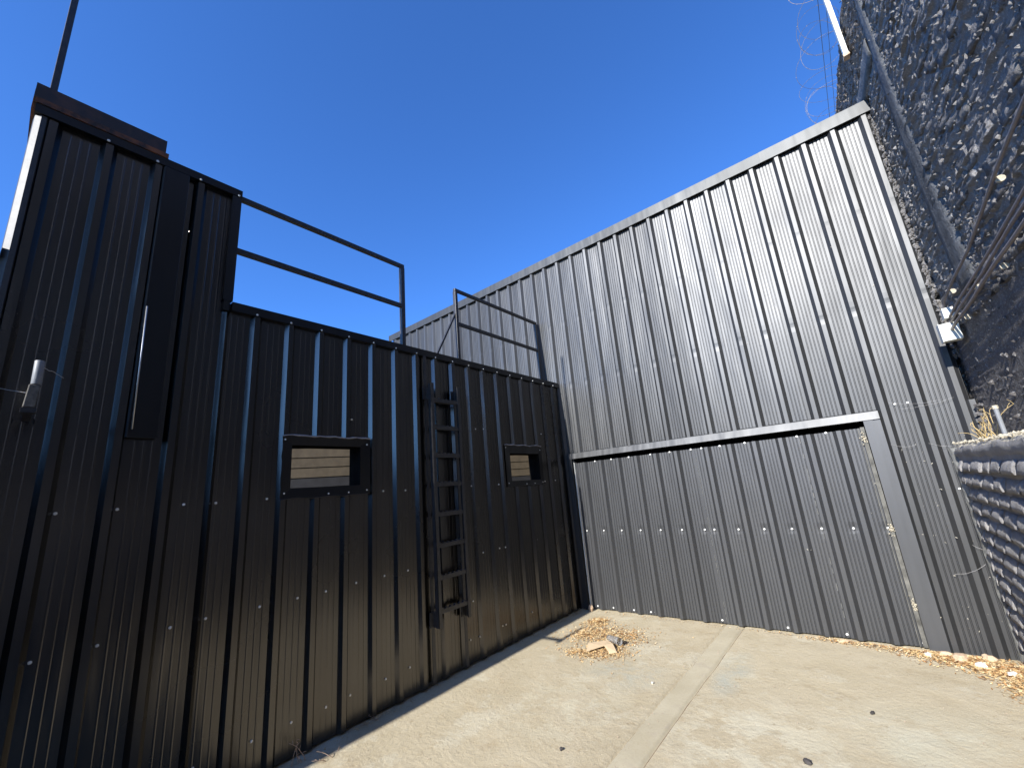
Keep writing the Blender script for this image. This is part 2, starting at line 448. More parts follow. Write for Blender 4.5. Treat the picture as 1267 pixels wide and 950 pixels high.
# screws on ribs/pans
ys_scr = {.225: [-.02, .22, .46, .765, .94, 1.244, 1.484, 1.723, 1.908, 2.215, 2.45, 3.169, 3.30, 3.648, 3.702, 3.872, 4.17, 4.36, 4.595, 4.85, 5.1],
          .99: [-.02, .222, .458, .765, .939, 1.244, 1.493, 1.701, 1.95, 2.21, 2.45, 3.42, 3.685, 3.785, 4.125, 4.383, 4.608, 4.87, 5.12],
          1.69: [-.02, .218, .459, .767, .939, 1.249, 2.204, 2.44, 3.30, 3.572, 3.749, 4.68, 4.93],
          2.32: [1.895, 3.42, 3.55, 4.62, 4.70], .555: [3.232]}
def lscrew(y, z, x=.002): part('screw', SCREW_X, shed, (x, y, z), (R.uniform(0, 1), 0, 0), (1, 1, 1))
for z, ys in ys_scr.items():
    for y in ys: lscrew(y, z + R.uniform(-.006, .006))
for k in range(17): lscrew(1.09 + .249 * k, 3.055, RIBH + .010)
for k in range(4): lscrew(.155 + .249 * k - .249 * (k > 3), 4.012, RIBH + .010)
# flashings
TR = M['black_trim']
def flash(a, b, mat=TR, name='flashing', par=None): return MB().box(a, b).build(name, mat, par or shed)
flash((-.10, .925, 3.047), (.034, 5.235, 3.115), name='roof_flashing')
flash((-.10, -.165, 4.005), (.040, .925, 4.065), name='roof_flashing')
flash((-.08, .862, 3.118), (.036, .924, 4.003), name='corner_flashing')
flash((.0, .868, 3.035), (.040, .905, 3.114), name='flashing_clip')
# corner flashing at the tall part's free end, its outer flank catches the sun
cf = MB(); 
P = [(.000, -.098), (.030, -.112), (.030, -.134), (.004, -.160), (-.05, -.166)]
for (a, b) in zip(P, P[1:]):
    cf.quad((a[0], a[1], 2.55), (b[0], b[1], 2.55), (b[0], b[1], 4.0), (a[0], a[1], 4.0))
cf.build('corner_flashing', M['zinc'], shed)
cf = MB()
for (a, b) in zip(P, P[1:]):
    cf.quad((a[0], a[1], .0), (b[0], b[1], .0), (b[0], b[1], 2.548), (a[0], a[1], 2.548))
cf.build('corner_flashing', M['zinc'], shed)
# cover strip (boxed panel standing off the sheets)
cv = MB(); cv.box((.032, .452, 2.092), (.040, .588, 4.003)); cv.build('cover_strip', TR, shed, bevel=.002)
cv = MB(); cv.quad((.020, .440, 2.095), (.044, .447, 2.095), (.044, .447, 4.0), (.020, .440, 4.0)); cv.box((.040, .4475, 2.095), (.046, .4515, 4.0)); cv.build('cover_strip_edge', M['grey_trim'], shed)
# body of the shed behind the sheets
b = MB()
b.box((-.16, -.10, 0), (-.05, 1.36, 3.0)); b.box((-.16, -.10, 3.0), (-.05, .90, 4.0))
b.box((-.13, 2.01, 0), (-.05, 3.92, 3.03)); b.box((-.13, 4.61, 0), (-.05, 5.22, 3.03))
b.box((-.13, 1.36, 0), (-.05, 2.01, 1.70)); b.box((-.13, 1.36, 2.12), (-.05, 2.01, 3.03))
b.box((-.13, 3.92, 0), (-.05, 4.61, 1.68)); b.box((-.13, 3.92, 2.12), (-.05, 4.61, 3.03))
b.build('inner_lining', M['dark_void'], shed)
# two board clad cross walls inside, open to the sky above
bd = MB(); bd.hexa([(-.5, -.012, 0), (.5, -.012, 0), (.5, .004, 0), (-.5, .004, 0), (-.5, -.006, .098), (.5, -.006, .098), (.5, .004, .098), (-.5, .004, .098)])
bme = bd.mesh('board', M['brown_board']); bg_ = bd.mesh('board', M['shaded_board'])
for (cx_, cy_, L_, z1_, zg) in ((-1.0, 2.0, 1.9, 2.75, 1.93), (-.56, 4.62, 1.05, 2.75, 1.78)):
    zb = 1.30
    while zb < z1_:
        part('board', bg_ if zb < zg - .05 else bme, shed, (cx_, cy_, zb), (0, 0, radians(70)), (L_, 1, 1)); zb += .1
    b = MB(); b.box((-.5, .006, 0), (.5, .05, z1_)); o = b.build('board_backing', M['dark_void'], shed)
    o.location = (cx_, cy_, 0); o.rotation_euler = (0, 0, radians(70)); o.scale = (L_, 1, 1)
b = MB(); b.box((-3.0, -1.5, 0), (-2.92, 5.2, 2.9)); b.build('side_wall', TR, shed)
b = MB(); b.box((-2.9, -1.5, 0), (-.16, 5.2, .04)); b.build('inner_floor', M['dark_void'], shed)

# windows
def window(y0, y1, z0, z1, iy0, iy1, iz0, iz1, seed, label):
    f = bpy.data.objects.new('window_opening', None); C.objects.link(f); f.parent = shed; tag(f, label)
    xo = RIBH + .008; xi = .030; rr = random.Random(seed)
    def jag(pa, pb, qa, qb, name, amp, dirv):
        """flashing strip from outer edge (pa-pb, wavy) to inner edge (qa-qb)"""
        m = MB(); n_ = 18
        pa, pb, qa, qb = map(Vector, (pa, pb, qa, qb)); dv = Vector(dirv)
        top = []; bot = []
        for i in range(n_ + 1):
            t = i / n_
            w_ = amp * (abs(sin(t * pi * 2.9 + .2)) ** .6 - .5 + .35 * rr.uniform(-1, 1))
            top.append(pa.lerp(pb, t) + dv * w_); bot.append(qa.lerp(qb, t))
        for i in range(n_): m.quad(bot[i], bot[i + 1], top[i + 1], top[i])
        o = m.build(name, TR, f)
        return top
    tp = jag((xo, y0, z1), (xo, y1, z1), (xi, iy0, iz1), (xi, iy1, iz1), 'head_flashing', .010, (0, 0, 1))
    bt = jag((xo, y0, z0), (xo, y1, z0), (xi, iy0, iz0), (xi, iy1, iz0), 'sill_flashing', .008, (0, 0, 1))
    jag((xo + .001, y0, z0), (xo + .001, y0, z1), (xi + .001, iy0, iz0), (xi + .001, iy0, iz1), 'jamb_flashing', .004, (0, 1, 0))
    jag((xo + .001, y1, z0), (xo + .001, y1, z1), (xi + .001, iy1, iz0), (xi + .001, iy1, iz1), 'jamb_flashing', .004, (0, 1, 0))
    # smeared sealant along head and sill
    s_ = MB()
    s_.tube([p + Vector((.002, 0, .001)) for p in tp], .006, 6, radii=[rr.uniform(.003, .008) for _ in tp])
    s_.build('sealant', M['sealant'], f, True)
    s_ = MB(); s_.tube([p + Vector((.002, 0, -.001)) for p in bt], .006, 6, radii=[rr.uniform(.0015, .004) for _ in bt]); s_.build('sealant', M['black_trim'], f, True)
    # reveal
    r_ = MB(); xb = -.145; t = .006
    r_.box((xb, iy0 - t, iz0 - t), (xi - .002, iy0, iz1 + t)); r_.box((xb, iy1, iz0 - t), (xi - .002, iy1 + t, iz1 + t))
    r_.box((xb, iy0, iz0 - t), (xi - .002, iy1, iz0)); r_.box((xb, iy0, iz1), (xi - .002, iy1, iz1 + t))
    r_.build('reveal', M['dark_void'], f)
    for y, z in ((y0 + .03, z0 + .04), (y0 + .02, z1 - .03), (y1 - .03, z1 - .05), (y1 - .03, z0 + .03), ((y0 + y1) / 2, z0 + .02), ((y0 + y1) / 2 + .17, z0 + .02)):
        part('screw', SCREW_X, f, (xo, y, z), sc=(.8, .8, .8))
window(1.32, 2.05, 1.68, 2.145, 1.395, 1.962, 1.755, 2.075, 1, 'left, wider window opening with smeared sealant along its head')
window(3.865, 4.615, 1.65, 2.145, 3.965, 4.557, 1.715, 2.045, 2, 'right window opening beyond the ladder')

# ---- rusty channel and post on the tall part
ch = thing('steel_channel', 'rust stained dark steel channel lying on the highest corner of the black shed', 'steel beam')
m = MB(); m.box((-.03, -.180, 4.108), (.030, .440, 4.212)); m.build('web', M['rust_dark'], ch)
m = MB(); m.box((-.02, -.172, 4.067), (.046, .456, 4.102)); m.build('bottom_flange', M['rust'], ch)
m = MB(); m.box((-.9, -.184, 4.067), (-.032, -.150, 4.210)); m.build('return_leg', M['rust'], ch)
ps = thing('steel_post', 'slim dark square post rising out of frame from the rusty channel', 'post')
m = MB(); m.box((-.028, -.130, 4.214), (.006, -.098, 6.4)); m.build('tube', M['black_paint'], ps, bevel=.003)
m = MB(); m.box((-.040, -.142, 4.2135), (.018, -.086, 4.219)); m.build('base_plate', M['black_paint'], ps)

# ---- railings
BP = M['black_paint']
def railing(y0, y1, posts, label, brace=None, x=0, dz=0):
    r = thing('roof_railing', label, 'railing', None); r.location = (x, 0, dz)
    m = MB(); m.box((-.040, y0, 4.012), (-.002, y1, 4.050)); m.build('top_rail', BP, r, bevel=.003)
    ps_ = [p for p in posts]
    m = MB(); m.box((-.038, y0, 3.545), (-.004, y1 if not ps_ else min(y1, ps_[-1] - .02), 3.588))
    m.build('mid_rail', BP, r, bevel=.003)
    for p in ps_:
        m = MB(); m.box((-.046, p - .022, 3.08), (-.001, p + .022, 4.0105)); m.build('post', BP, r, bevel=.003)
    if brace:
        m = MB(); m.bar(brace[0], brace[1], .022, .022, (1, 0, 0)); m.build('brace', BP, r)
    return r
railing(.926, 2.485, [2.466], 'longer black roof railing joined to the tall part of the shed')
r = railing(3.43, 5.20, [3.45, 5.18], 'black roof railing with a diagonal brace near the grey wall', ((-.02, 3.43, 3.69), (-.02, 3.05, 2.99)), -.22, .14)

# ---- ladder
lad = thing('steel_ladder', 'black steel ladder with serrated rungs fixed upright to the shed wall', 'ladder')
LX = .115; y0, y1 = 2.70, 3.085
for y in (y0, y1):
    m = MB(); m.box((LX - .05, y - .005, .468), (LX, y + .005, 2.74)); m.box((LX - .006, y - .005 if y == y0 else y - .030, .4685), (LX + .002, y + .030 if y == y0 else y + .005, 2.7395))
    m.build('side_rail', BP, lad)
for k in range(8):
    z = .603 + k * .2805
    m = MB(); m.box((LX - .040, y0 + .006, z - .024), (LX - .004, y1 - .006, z + .012))
    for j in range(6):
        a = y0 + .03 + j * (y1 - y0 - .06) / 6; b_ = a + .030
        m.hexa([(LX - .0325, a, z + .0115), (LX - .0065, a, z + .0115), (LX - .0065, b_, z + .0115), (LX - .0325, b_, z + .0115),
                (LX - .032, a + .008, z + .024), (LX - .007, a + .008, z + .024), (LX - .007, b_ - .008, z + .024), (LX - .032, b_ - .008, z + .024)])
    m.build('rung', BP, lad)
for z in (.475, 2.58):
    for y in (y0, y1):
        m = MB(); m.box((.032, y - .006 - .004, z), (LX - .0505, y + .006 - .004, z + .12)); m.box((.030, y - .05, z - .005), (.040, y + .04, z + .125)); m.build('bracket', BP, lad)
for y in (y0 - .01, y1 + .005):
    m = MB(); m.box((.0305, y - .018, .03), (.036, y + .018, 3.045)); m.build('backing_strip', BP, lad)

# ---- small fixture and loose rods
fx = thing('wall_fixture', 'small weathered fixture with a pale cylinder above a box on the black wall', 'fixture')
def fo(x, y, z):        # fixture axis stands .29 m off the wall
    return (x + .21, y * .93 - .002, 1.6 + (z - 1.6) * .935)
m = MB(); m.tube([fo(.085, .060, 2.348), fo(.080, .058, 2.48)], .018, 14); m.build('cylinder', M['pvc_grey'], fx, True, bevel=.002)
m = MB(); m.hexa([fo(*p) for p in [(.072, .028, 2.222), (.108, .028, 2.222), (.108, .072, 2.222), (.072, .072, 2.222), (.060, .036, 2.346), (.100, .036, 2.346), (.100, .080, 2.346), (.060, .080, 2.346)]])
m.build('housing', M['brown_grey'], fx, bevel=.004)
m = MB(); m.bar((.028, .050, 2.175), (.295, .046, 2.182), .030, .030); m.build('arm', BP, fx)
m = MB(); m.box((.268, .020, 2.155), (.325, .072, 2.178)); m.build('lens_cover', BP, fx)
rd = thing('thin_rod', 'thin pale rod leaning against the cover strip on the black wall', 'rod')
m = MB(); m.tube([(.050, .456, 2.93), (.054, .460, 2.55), (.056, .465, 2.14)], .0048, 6); m.build('rod', M['galv'], rd, True)
wb = thing('wire', 'thin dusty thread of wire and cobweb beside the pale fixture', 'wire')
m = MB()
pts = [(.08, .07, 2.45)]
for i in range(9): pts.append((.07 - .005 * i, .075 + .010 * i, 2.448 - .004 * i + R.uniform(-.004, .004)))
m.tube(pts, .0012, 4); m.tube([(.09, .03, 2.30), (.05, -.03, 2.315), (.03, -.09, 2.33), (.03, -.16, 2.325)], .0008, 4)
m.build('strand', M['web'], wb)

# ================================================================== GREY WALL (back)
YB = 5.27
bw = thing('metal_wall', 'tall charcoal profiled steel wall closing the yard with a grey coping along its top', 'wall')
DO = (.13, 3.40, -1, 1.985)                 # door opening
D = (0, -1, 0); XU = (1, 0, 0)
starts = [-4.2, -3.17, -2.15, -1.13, -.11, .91, 1.93, 2.95]
scr_all = []
for k in range(33):
    x = .202 - 17 * .255 + k * .255
    if x < 4.05: scr_all += [(x + .05, 3.045), (x + .05, 4.03)]
for i, x0 in enumerate(starts):
    x1 = starts[i + 1] + .02 if i < 7 else 4.125
    sc = [(x - x0 , z) for x, z in scr_all if x0 < x < x1]
    sheet('steel_sheet', M['back_sheet'], bw, (x0, YB, 0), XU, D, x1 - x0, .02, 5.13, (.201 - 20 * .255) - x0, 20 + i,
          holes=[(DO[0] - x0, DO[1] - x0, DO[2], DO[3])], screws=sc, wav=.0060, lap=-.0012 * (i % 2), slant=(.0 if i < 7 else .008), grooves=4)
m_ = sheet('steel_sheet', M['back_sheet'], bw, (4.0, YB + .004, 0), XU, D, .19, .05, 2.03, .10, 40, grooves=1)
for x, z in scr_all:
    if z < 3.5 and x < 0: continue
    if z > 3.5 and R.random() < .25: continue
    part('screw', SCREW_X, bw, (x, YB - .002, z + R.uniform(-.01, .01)), (0, 0, -pi / 2))
for x, z in ((3.82, 1.92), (3.825, 2.053), (3.837, 1.77), (3.665, 2.084), (3.754, 2.082), (3.80, .40), (3.9, 1.3)):
    part('screw', SCREW_X, bw, (x, YB - .002, z), (0, 0, -pi / 2))
wbm = MB()
for (x0_, z0_, x1_, z1_) in ((3.62, 2.10, 3.96, 2.06), (3.70, 2.03, 4.05, 2.07), (3.80, 1.70, 4.0, 1.66), (3.55, 1.72, 3.72, 1.70), (3.86, .85, 4.02, .80), (3.70, .62, 3.90, .70)):
    pts = [(x0_ + (x1_ - x0_) * t / 8, YB - .036 - .012 * sin(pi * t / 8), z0_ + (z1_ - z0_) * t / 8 - .02 * sin(pi * t / 8) + R.uniform(-.003, .003)) for t in range(9)]
    wbm.tube(pts, .0009, 3)
tag(wbm.build('cobweb', M['web'], bw), kind='stuff')
# coping in overlapping lengths
cj = [-4.3, -1.40, .885, 3.176, 4.165]
for i in range(4):
    e = .0015 * (i % 2); m = MB()
    m.box((cj[i], YB - .052 - e, 5.078), (cj[i + 1] + .015, YB - .046 - e, 5.215 + e)); m.box((cj[i], YB - .046 - e, 5.209), (cj[i + 1] + .015, YB + .16, 5.215 + e))
    m.box((cj[i], YB - .046 - e, 5.078), (cj[i + 1] + .015, YB - .032 - e, 5.0815))
    m.build('coping', M['grey_trim'], bw)
m = MB(); m.box((-4.3, YB + .13, 0), (4.17, YB + .2, 5.2)); m.build('wall_backing', M['dark_void'], bw)
# door surround flashings
m = MB(); m.hexa([(.045, YB - .030, 1.968), (3.530, YB - .030, 1.968), (3.530, YB - .055, 1.968), (.045, YB - .055, 1.968),
                  (.045, YB - .030, 2.045), (3.530, YB - .025, 2.045), (3.530, YB - .036, 2.045), (.045, YB - .036, 2.045)])
m.build('head_flashing', M['head_trim'], bw)
m = MB(); m.quad((.045, YB - .036, 2.0455), (3.53, YB - .036, 2.0455), (3.53, YB + .0, 2.058), (.045, YB + .0, 2.058)); m.build('head_flashing_lip', M['grey_trim'], bw)
m = MB(); m.box((.052, YB - .048, 0), (.118, YB - .034, 1.966)); m.box((.112, YB - .034, 0), (.118, YB + .10, 1.966)); m.build('jamb_flashing', M['grey_trim'], bw)
m = MB(); m.box((3.405, YB - .046, -.0), (3.475, YB - .034, 1.966)); m.box((3.475, YB - .040, -.0), (3.530, YB - .034, 1.966)); m.box((3.405, YB - .034, 0), (3.411, YB + .1, 1.966))
m.build('jamb_flashing', M['door_sheet'], bw)
# pale chips, droppings and dust flecks stuck on the right side of the wall
m = MB()
for i in range(85):
    x = R.uniform(3.50, 4.05) if i > 15 else R.uniform(2.2, 3.4); z = R.uniform(.1, 1.7) ** 1.0 if i > 25 else R.uniform(.5, 4.5)
    s_ = R.uniform(.002, .006); a = R.uniform(0, pi); L_ = s_ * R.uniform(1, 3.2)
    dx, dz = cos(a) * L_, sin(a) * L_; yy = YB - .036 - R.uniform(0, .003)
    if i % 3: yy = YB - .008
    m.quad((x, yy, z), (x + dx, yy - .002, z + dz), (x + dx * .8 - dz * .35, yy - .001, z + dz * .9 + dx * .35), (x - dz * .3, yy, z + dx * .3))
tag(m.build('dirt_flecks', M['flake'], bw), kind='stuff')

# ---- door leaf
door = thing('metal_door', 'wide low charcoal profiled steel door set under a grey flashing in the tall wall', 'door')
YD = YB + .012
for i, (a, b_, fi, sd) in enumerate(((.137, 1.815, .238 - .255, 60), (1.800, 3.375, 1.90 - .255, 61))):
    sc = [(.202 + .2585 * k - a, .985) for k in range(7)] if i == 0 else [(1.858 + .2505 * k - a, .985) for k in range(7)]
    sheet('steel_sheet', M['door_sheet'], door, (a, YD, 0), XU, D, b_ - a, .015, 1.905, fi - a, sd, screws=sc, wav=.003, lap=.001 * i, pitch=.2585 if i == 0 else .2505, grooves=4)
for i in range(7):
    for z in (.985, .045, 1.90):
        for x in (.202 + .2585 * i, 1.858 + .2505 * i):
            if z != .985 and R.random() < .3: continue
            part('screw', SCREW_X, door, (x + (0 if z == .985 else R.uniform(-.03, .03)), YD - .003, z), (0, 0, -pi / 2), (1.25, 1.25, 1.25))
for x_ in (1.806, 2.862):
    m = MB()
    for q in range(24):
        if R.random() < .25: continue
        z_ = .03 + q * .078; m.box((x_, YD - .0065, z_), (x_ + .0022, YD - .0035, z_ + .078 * R.uniform(.5, 1)))
    tag(m.build('lap_scratch_glint', M['fillet'], door), kind='stuff')  # pale strips: scratches plus light on the lap edge, put into the colour
V = []; F = []
for cx_, cz_ in ((3.372, 1.80), (3.385, .98), (3.388, .35)):
    for q in range(26): lump((cx_ + R.gauss(0, .012), YD - .026 + R.gauss(0, .004), cz_ + R.gauss(0, .028)), .006, .005, .008, R)
me = bpy.data.meshes.new('mud_clump'); me.from_pydata(V, [], F); me.materials.append(M['dust']); me.update()
o = bpy.data.objects.new('mud_clump', me); C.objects.link(o); o.parent = door; tag(o, kind='stuff')
m = MB(); m.box((.133, YD - .036, .015), (.146, YD + .03, 1.916)); m.build('edge_strip', M['white_paint'], door)
m = MB(); m.box((3.368, YD - .020, .015), (3.398, YD - .012, 1.912)); m.box((3.368, YD - .012, .015), (3.372, YD + .03, 1.912)); m.build('edge_strip', M['weathered'], door)
m = MB(); m.box((3.346, YD - .024, .015), (3.3515, YD - .0, 1.90)); m.build('edge_strip', M['weathered'], door)

rw_ = thing('metal_wall', 'dark profiled steel wall closing the yard opposite the tall grey one', 'wall')
for k_ in range(5):
    sheet('steel_sheet', M['black_sheet'], rw_, (4.16 - k_ * .83, -3.2, 0), (-1, 0, 0), (0, 1, 0), .835, .02, 2.32, .08, 70 + k_, pitch=.2075, grooves=2)
MB().box((.06, -3.32, 0), (4.17, -3.22, 2.30)).build('wall_backing', M['dark_void'], rw_)
MB().box((.06, -3.32, 2.305), (4.17, -3.155, 2.37)).build('coping', M['black_trim'], rw_)

# ================================================================== TALL BRICK WALL (right)
XW = 4.19
wall = thing('brick_wall', 'tall rough black painted brick wall along the right side of the yard', 'wall')
WA = radians(4.0)               # turned off parallel to let the sun graze the wall face
def pivot(o, px_, py_, a):
    m_ = Matrix.Rotation(a, 4, 'Z'); p_ = Vector((px_, py_, 0)); o.rotation_euler = (0, 0, a); o.location = p_ - m_ @ p_
pivot(wall, XW, 5.27, WA)
def onwall(p):
    """carry a point from the plane x = XW to the slightly turned wall"""
    t = math.tan(WA); f = (p[0] - 3.335 + 5.27 * t) / (p[0] - 3.335 + p[1] * t)
    return (3.335 + (p[0] - 3.335) * f, p[1] * f, 1.6 + (p[2] - 1.6) * f)
def rough_slab(name, mat, par, x, y0, y1, z0, z1, th, step, amp, freq=9, seedv=0):
    ny = max(2, int((y1 - y0) / step)); nz = max(2, int((z1 - z0) / step)); V = []; F = []
    for i in range(nz + 1):
        for j in range(ny + 1):
            y = y0 + (y1 - y0) * j / ny; z = z0 + (z1 - z0) * i / nz
            V.append((x + amp * noise.noise(Vector((y * freq, z * freq * 2, seedv))), y, z))
    for i in range(nz):
        for j in range(ny):
            a = i * (ny + 1) + j; F.append((a, a + ny + 1, a + ny + 2, a + 1))
    k = len(V)
    V += [(x + th, y0, z0), (x + th, y1, z0), (x + th, y1, z1), (x + th, y0, z1), (x + .02, y0, z0), (x + .02, y1, z0), (x + .02, y1, z1), (x + .02, y0, z1)]
    F += [(k, k + 3, k + 2, k + 1)] + [(k + 4 + i, k + 4 + (i + 1) % 4, k + (i + 1) % 4, k + i) for i in range(4)]
    me = bpy.data.meshes.new(name); me.from_pydata(V, [], F); me.materials.append(mat); me.update(); me.shade_smooth()
    o = bpy.data.objects.new(name, me); C.objects.link(o); o.parent = par; return o
rough_slab('wall_core', M['mortar'], wall, XW + .012, -6, 10.5, 0, 6.24, .3, .06, .012)
rough_slab('upper_wall', M['mortar'], wall, XW - .004, -6, 4.3, 6.245, 8.4, .3, .12, .02)

def brick_verts(L, H, Dp, seed, nu=6, nv=3, amp=.006, rnd=.35, slope=0):
    """rough brick: front face grid towards -x, rounded to the sides"""
    V = []; F = []
    for i in range(nv + 1):
        for j in range(nu + 1):
            u = j / nu * 2 - 1; v = i / nv * 2 - 1
            ex = max(abs(u) ** 5, abs(v) ** 3)
            x = -Dp * (1 - rnd * ex - slope * (v * .5 + .5) ** 1.2) + amp * noise.noise(Vector((u * 2.2 + seed, v * 1.7, seed * 2.7))) * 2
            y = u * L / 2 * (1 + .02 * noise.noise(Vector((v * 3, seed, 1)))) + .004 * noise.noise(Vector((v * 2, u, seed)))
            z = v * H / 2 + .005 * noise.noise(Vector((u * 2.5, v, seed + 9)))
            V.append((x, y, z))
    for i in range(nv):
        for j in range(nu):
            a = i * (nu + 1) + j; F.append((a, a + nu + 1, a + nu + 2, a + 1))
    def idx(i, j): return i * (nu + 1) + j
    rim = [idx(0, j) for j in range(nu + 1)] + [idx(i, nu) for i in range(1, nv + 1)] + [idx(nv, j) for j in range(nu - 1, -1, -1)] + [idx(i, 0) for i in range(nv - 1, 0, -1)]
    k = len(V)
    for r_ in rim: V.append((.02, V[r_][1], V[r_][2]))
    n_ = len(rim)
    for q in range(n_): F.append((rim[q], rim[(q + 1) % n_], k + (q + 1) % n_, k + q))
    return V, F
def mesh_of(name, VF, mat, smooth=True):
    me = bpy.data.meshes.new(name); me.from_pydata(VF[0], [], VF[1]); me.materials.append(mat); me.update()
    if smooth: me.shade_smooth()
    return me
BR = [mesh_of('brick', brick_verts(.222, .070, .010, s * 3.3, 5, 2, .009), M['brick']) for s in range(12)]
BRV = [brick_verts(.222, .070, .010, s * 3.3, 5, 2, .009) for s in range(12)]
cand = []
row = 0; z = .045
while z < 6.2:
    y = -1.0 + (row % 2) * .118
    while y < 9.6:
        cand.append((y, z)); y += .236
    z += .084; row += 1
camp = Vector((3.335, 0, 1.6))
def inview(x, y, z):
    d = Vector((x, y, z)) - camp; f = d.dot(fw)
    if f < .1: return None
    px = 633.5 + 516.12 * d.dot(r2) / f; py = 475 - 516.12 * d.dot(u2) / f
    return (px, py) if -10 < px < 1280 and -10 < py < 960 else None
vis = []; rest = []
for y, z in cand:
    q = inview(XW, y, z)
    hidden = (z < 1.60 or (y > YB and z < 5.2))
    if q and not hidden: vis.append(((Vector((XW, y, z)) - camp).length, y, z))
    else: rest.append((y, z))
vis.sort()
def relief(y, z):
    """smooth painted patch under the pipes and in a few irregular areas"""
    k = 1.0
    if z < 2.62: k = .35
    if noise.noise(Vector((y * .8, z * .8, 4))) > .25: k *= .5
    return k
def place(y, z, rr):
    s_ = rr.randrange(12); k = relief(y, z)
    off = rr.uniform(-.010, .004) * k
    return s_, (XW + off + .004 * (1 - k), y + rr.uniform(-.006, .006), z + rr.uniform(-.004, .004)), (rr.uniform(-.02, .02), rr.uniform(-.05, .13) * k, rr.uniform(-.04, .13) * k), (max(.35, k) * rr.uniform(.6, 1.5), rr.uniform(.9, 1.03), rr.uniform(.9, 1.06))
rr = random.Random(5)
def join_bricks(name, lst, par, mat, VFs, placer):
    V = []; F = []
    for y, z in lst:
        s_, l_, ro, sc = placer(y, z, rr)
        mt = Matrix.Translation(l_) @ Matrix.Rotation(ro[2], 4, 'Z') @ Matrix.Rotation(ro[1], 4, 'Y') @ Matrix.Rotation(ro[0], 4, 'X') @ Matrix.Diagonal((*sc, 1))
        k = len(V); V += [tuple(mt @ Vector(v)) for v in VFs[s_][0]]; F += [tuple(k + i for i in f) for f in VFs[s_][1]]
    me = bpy.data.meshes.new(name); me.from_pydata(V, [], F); me.materials.append(mat); me.update(); me.shade_smooth()
    o = bpy.data.objects.new(name, me); C.objects.link(o); o.parent = par; tag(o, kind='stuff'); return o
for d_, y, z in vis[:300]:
    s_, l_, ro, sc = place(y, z, rr); part('brick', BR[s_], wall, l_, ro, sc)
join_bricks('brickwork', [(y, z) for _, y, z in vis[300:]] + [q for q in rest if q[1] > 1.6 or q[0] < 1.5], wall, M['brick'], BRV, place)
# squeezed out mortar lumps along the joints, catching the raking sun
V = []; F = []
cnt = 0
while cnt < 5000:
    y = rr.uniform(1.6, 9); z = rr.uniform(1.66, 6.2)
    if (y > 5.3 and z < 5.2): continue
    k = relief(y, z); nn = noise.noise(Vector((y * 1.7, z * 1.7, 8)))
    if rr.random() > k * (.75 + nn * 1.2): continue
    ri = round((z - .045) / .084 - .5); zj = .045 + (ri + .5) * .084
    if rr.random() < .72: z = zj + rr.gauss(0, .007); sy_ = rr.uniform(.004, .022); sz_ = rr.uniform(.002, .006)
    else: sy_ = rr.uniform(.003, .010); sz_ = rr.uniform(.004, .016)
    lump((XW - .010 - rr.uniform(0, .012) * k, y, z), rr.uniform(.004, .013) * rr.choice((1, 1, 1, 1.9)), sy_ * .8, sz_ * 1.3, rr); cnt += 1
me = bpy.data.meshes.new('mortar_lumps'); me.from_pydata(V, [], F); me.materials.append(M['mortar']); me.update()
o = bpy.data.objects.new('mortar_lumps', me); C.objects.link(o); o.parent = wall; tag(o, kind='stuff')
# squeezed out mortar, thickly painted: ragged proud ridges round every brick, as one fine displaced skin
def crust():
    st = .0145; y0_, y1_, z0_, z1_ = 1.75, 8.0, 1.66, 6.235
    ny = int((y1_ - y0_) / st); nz_ = int((z1_ - z0_) / st); V = []; F = []
    nf = noise.noise; ex = math.exp
    for i in range(nz_ + 1):
        z = z0_ + i * st
        row_ = round((z - .045) / .084); dz = .042 - abs(z - .045 - row_ * .084); off = -1.0 + (row_ % 2) * .118
        kz = 1.0 if z > 2.72 else max(.22, 1 - (2.72 - z) * 8)
        for j in range(ny + 1):
            y = y0_ + j * st
            if y > 5.36 and z < 5.08: V.append((XW + .01, y, z)); continue
            b_ = nf(Vector((y * 3.4, z * 19, 5))); c_ = nf(Vector((y * 9, z * 38, 9)))
            m_ = nf(Vector((y * 1.3, z * 1.9, 30)))
            q = (y - off) / .236; dy = (.5 - abs(q - round(q))) * .236
            dy += .010 * b_; dzz = dz + .008 * nf(Vector((y * 5, row_ * 3.1, 2)))
            rid = max(ex(-(dzz / .013) ** 2), .9 * ex(-(dy / .015) ** 2))
            bk = nf(Vector((round(q) * 1.73 + row_ * .37, row_ * 2.31, 4)))
            d_ = nf(Vector((y * 24, z * 62, 2)))
            hgt = rid * (.005 + .028 * max(0, b_ + .10 + .6 * m_) + .018 * max(0, c_)) + .008 * max(0, m_ + b_ * .8) + .005 * c_ + .005 * d_ + .011 * bk
            V.append((XW - .004 - hgt * kz, y + .008 * c_, z + .005 * b_))
    for i in range(nz_):
        for j in range(ny):
            yy = y0_ + j * st; zz = z0_ + i * st
            if yy > 5.35 and zz < 5.1: continue
            q = i * (ny + 1) + j; F.append((q, q + ny + 1, q + ny + 2, q + 1))
    me = bpy.data.meshes.new('mortar_ridges'); me.from_pydata(V, [], F); me.materials.append(M['mortar']); me.update()
    o = bpy.data.objects.new('mortar_ridges', me); C.objects.link(o); o.parent = wall; tag(o, kind='stuff')
crust()
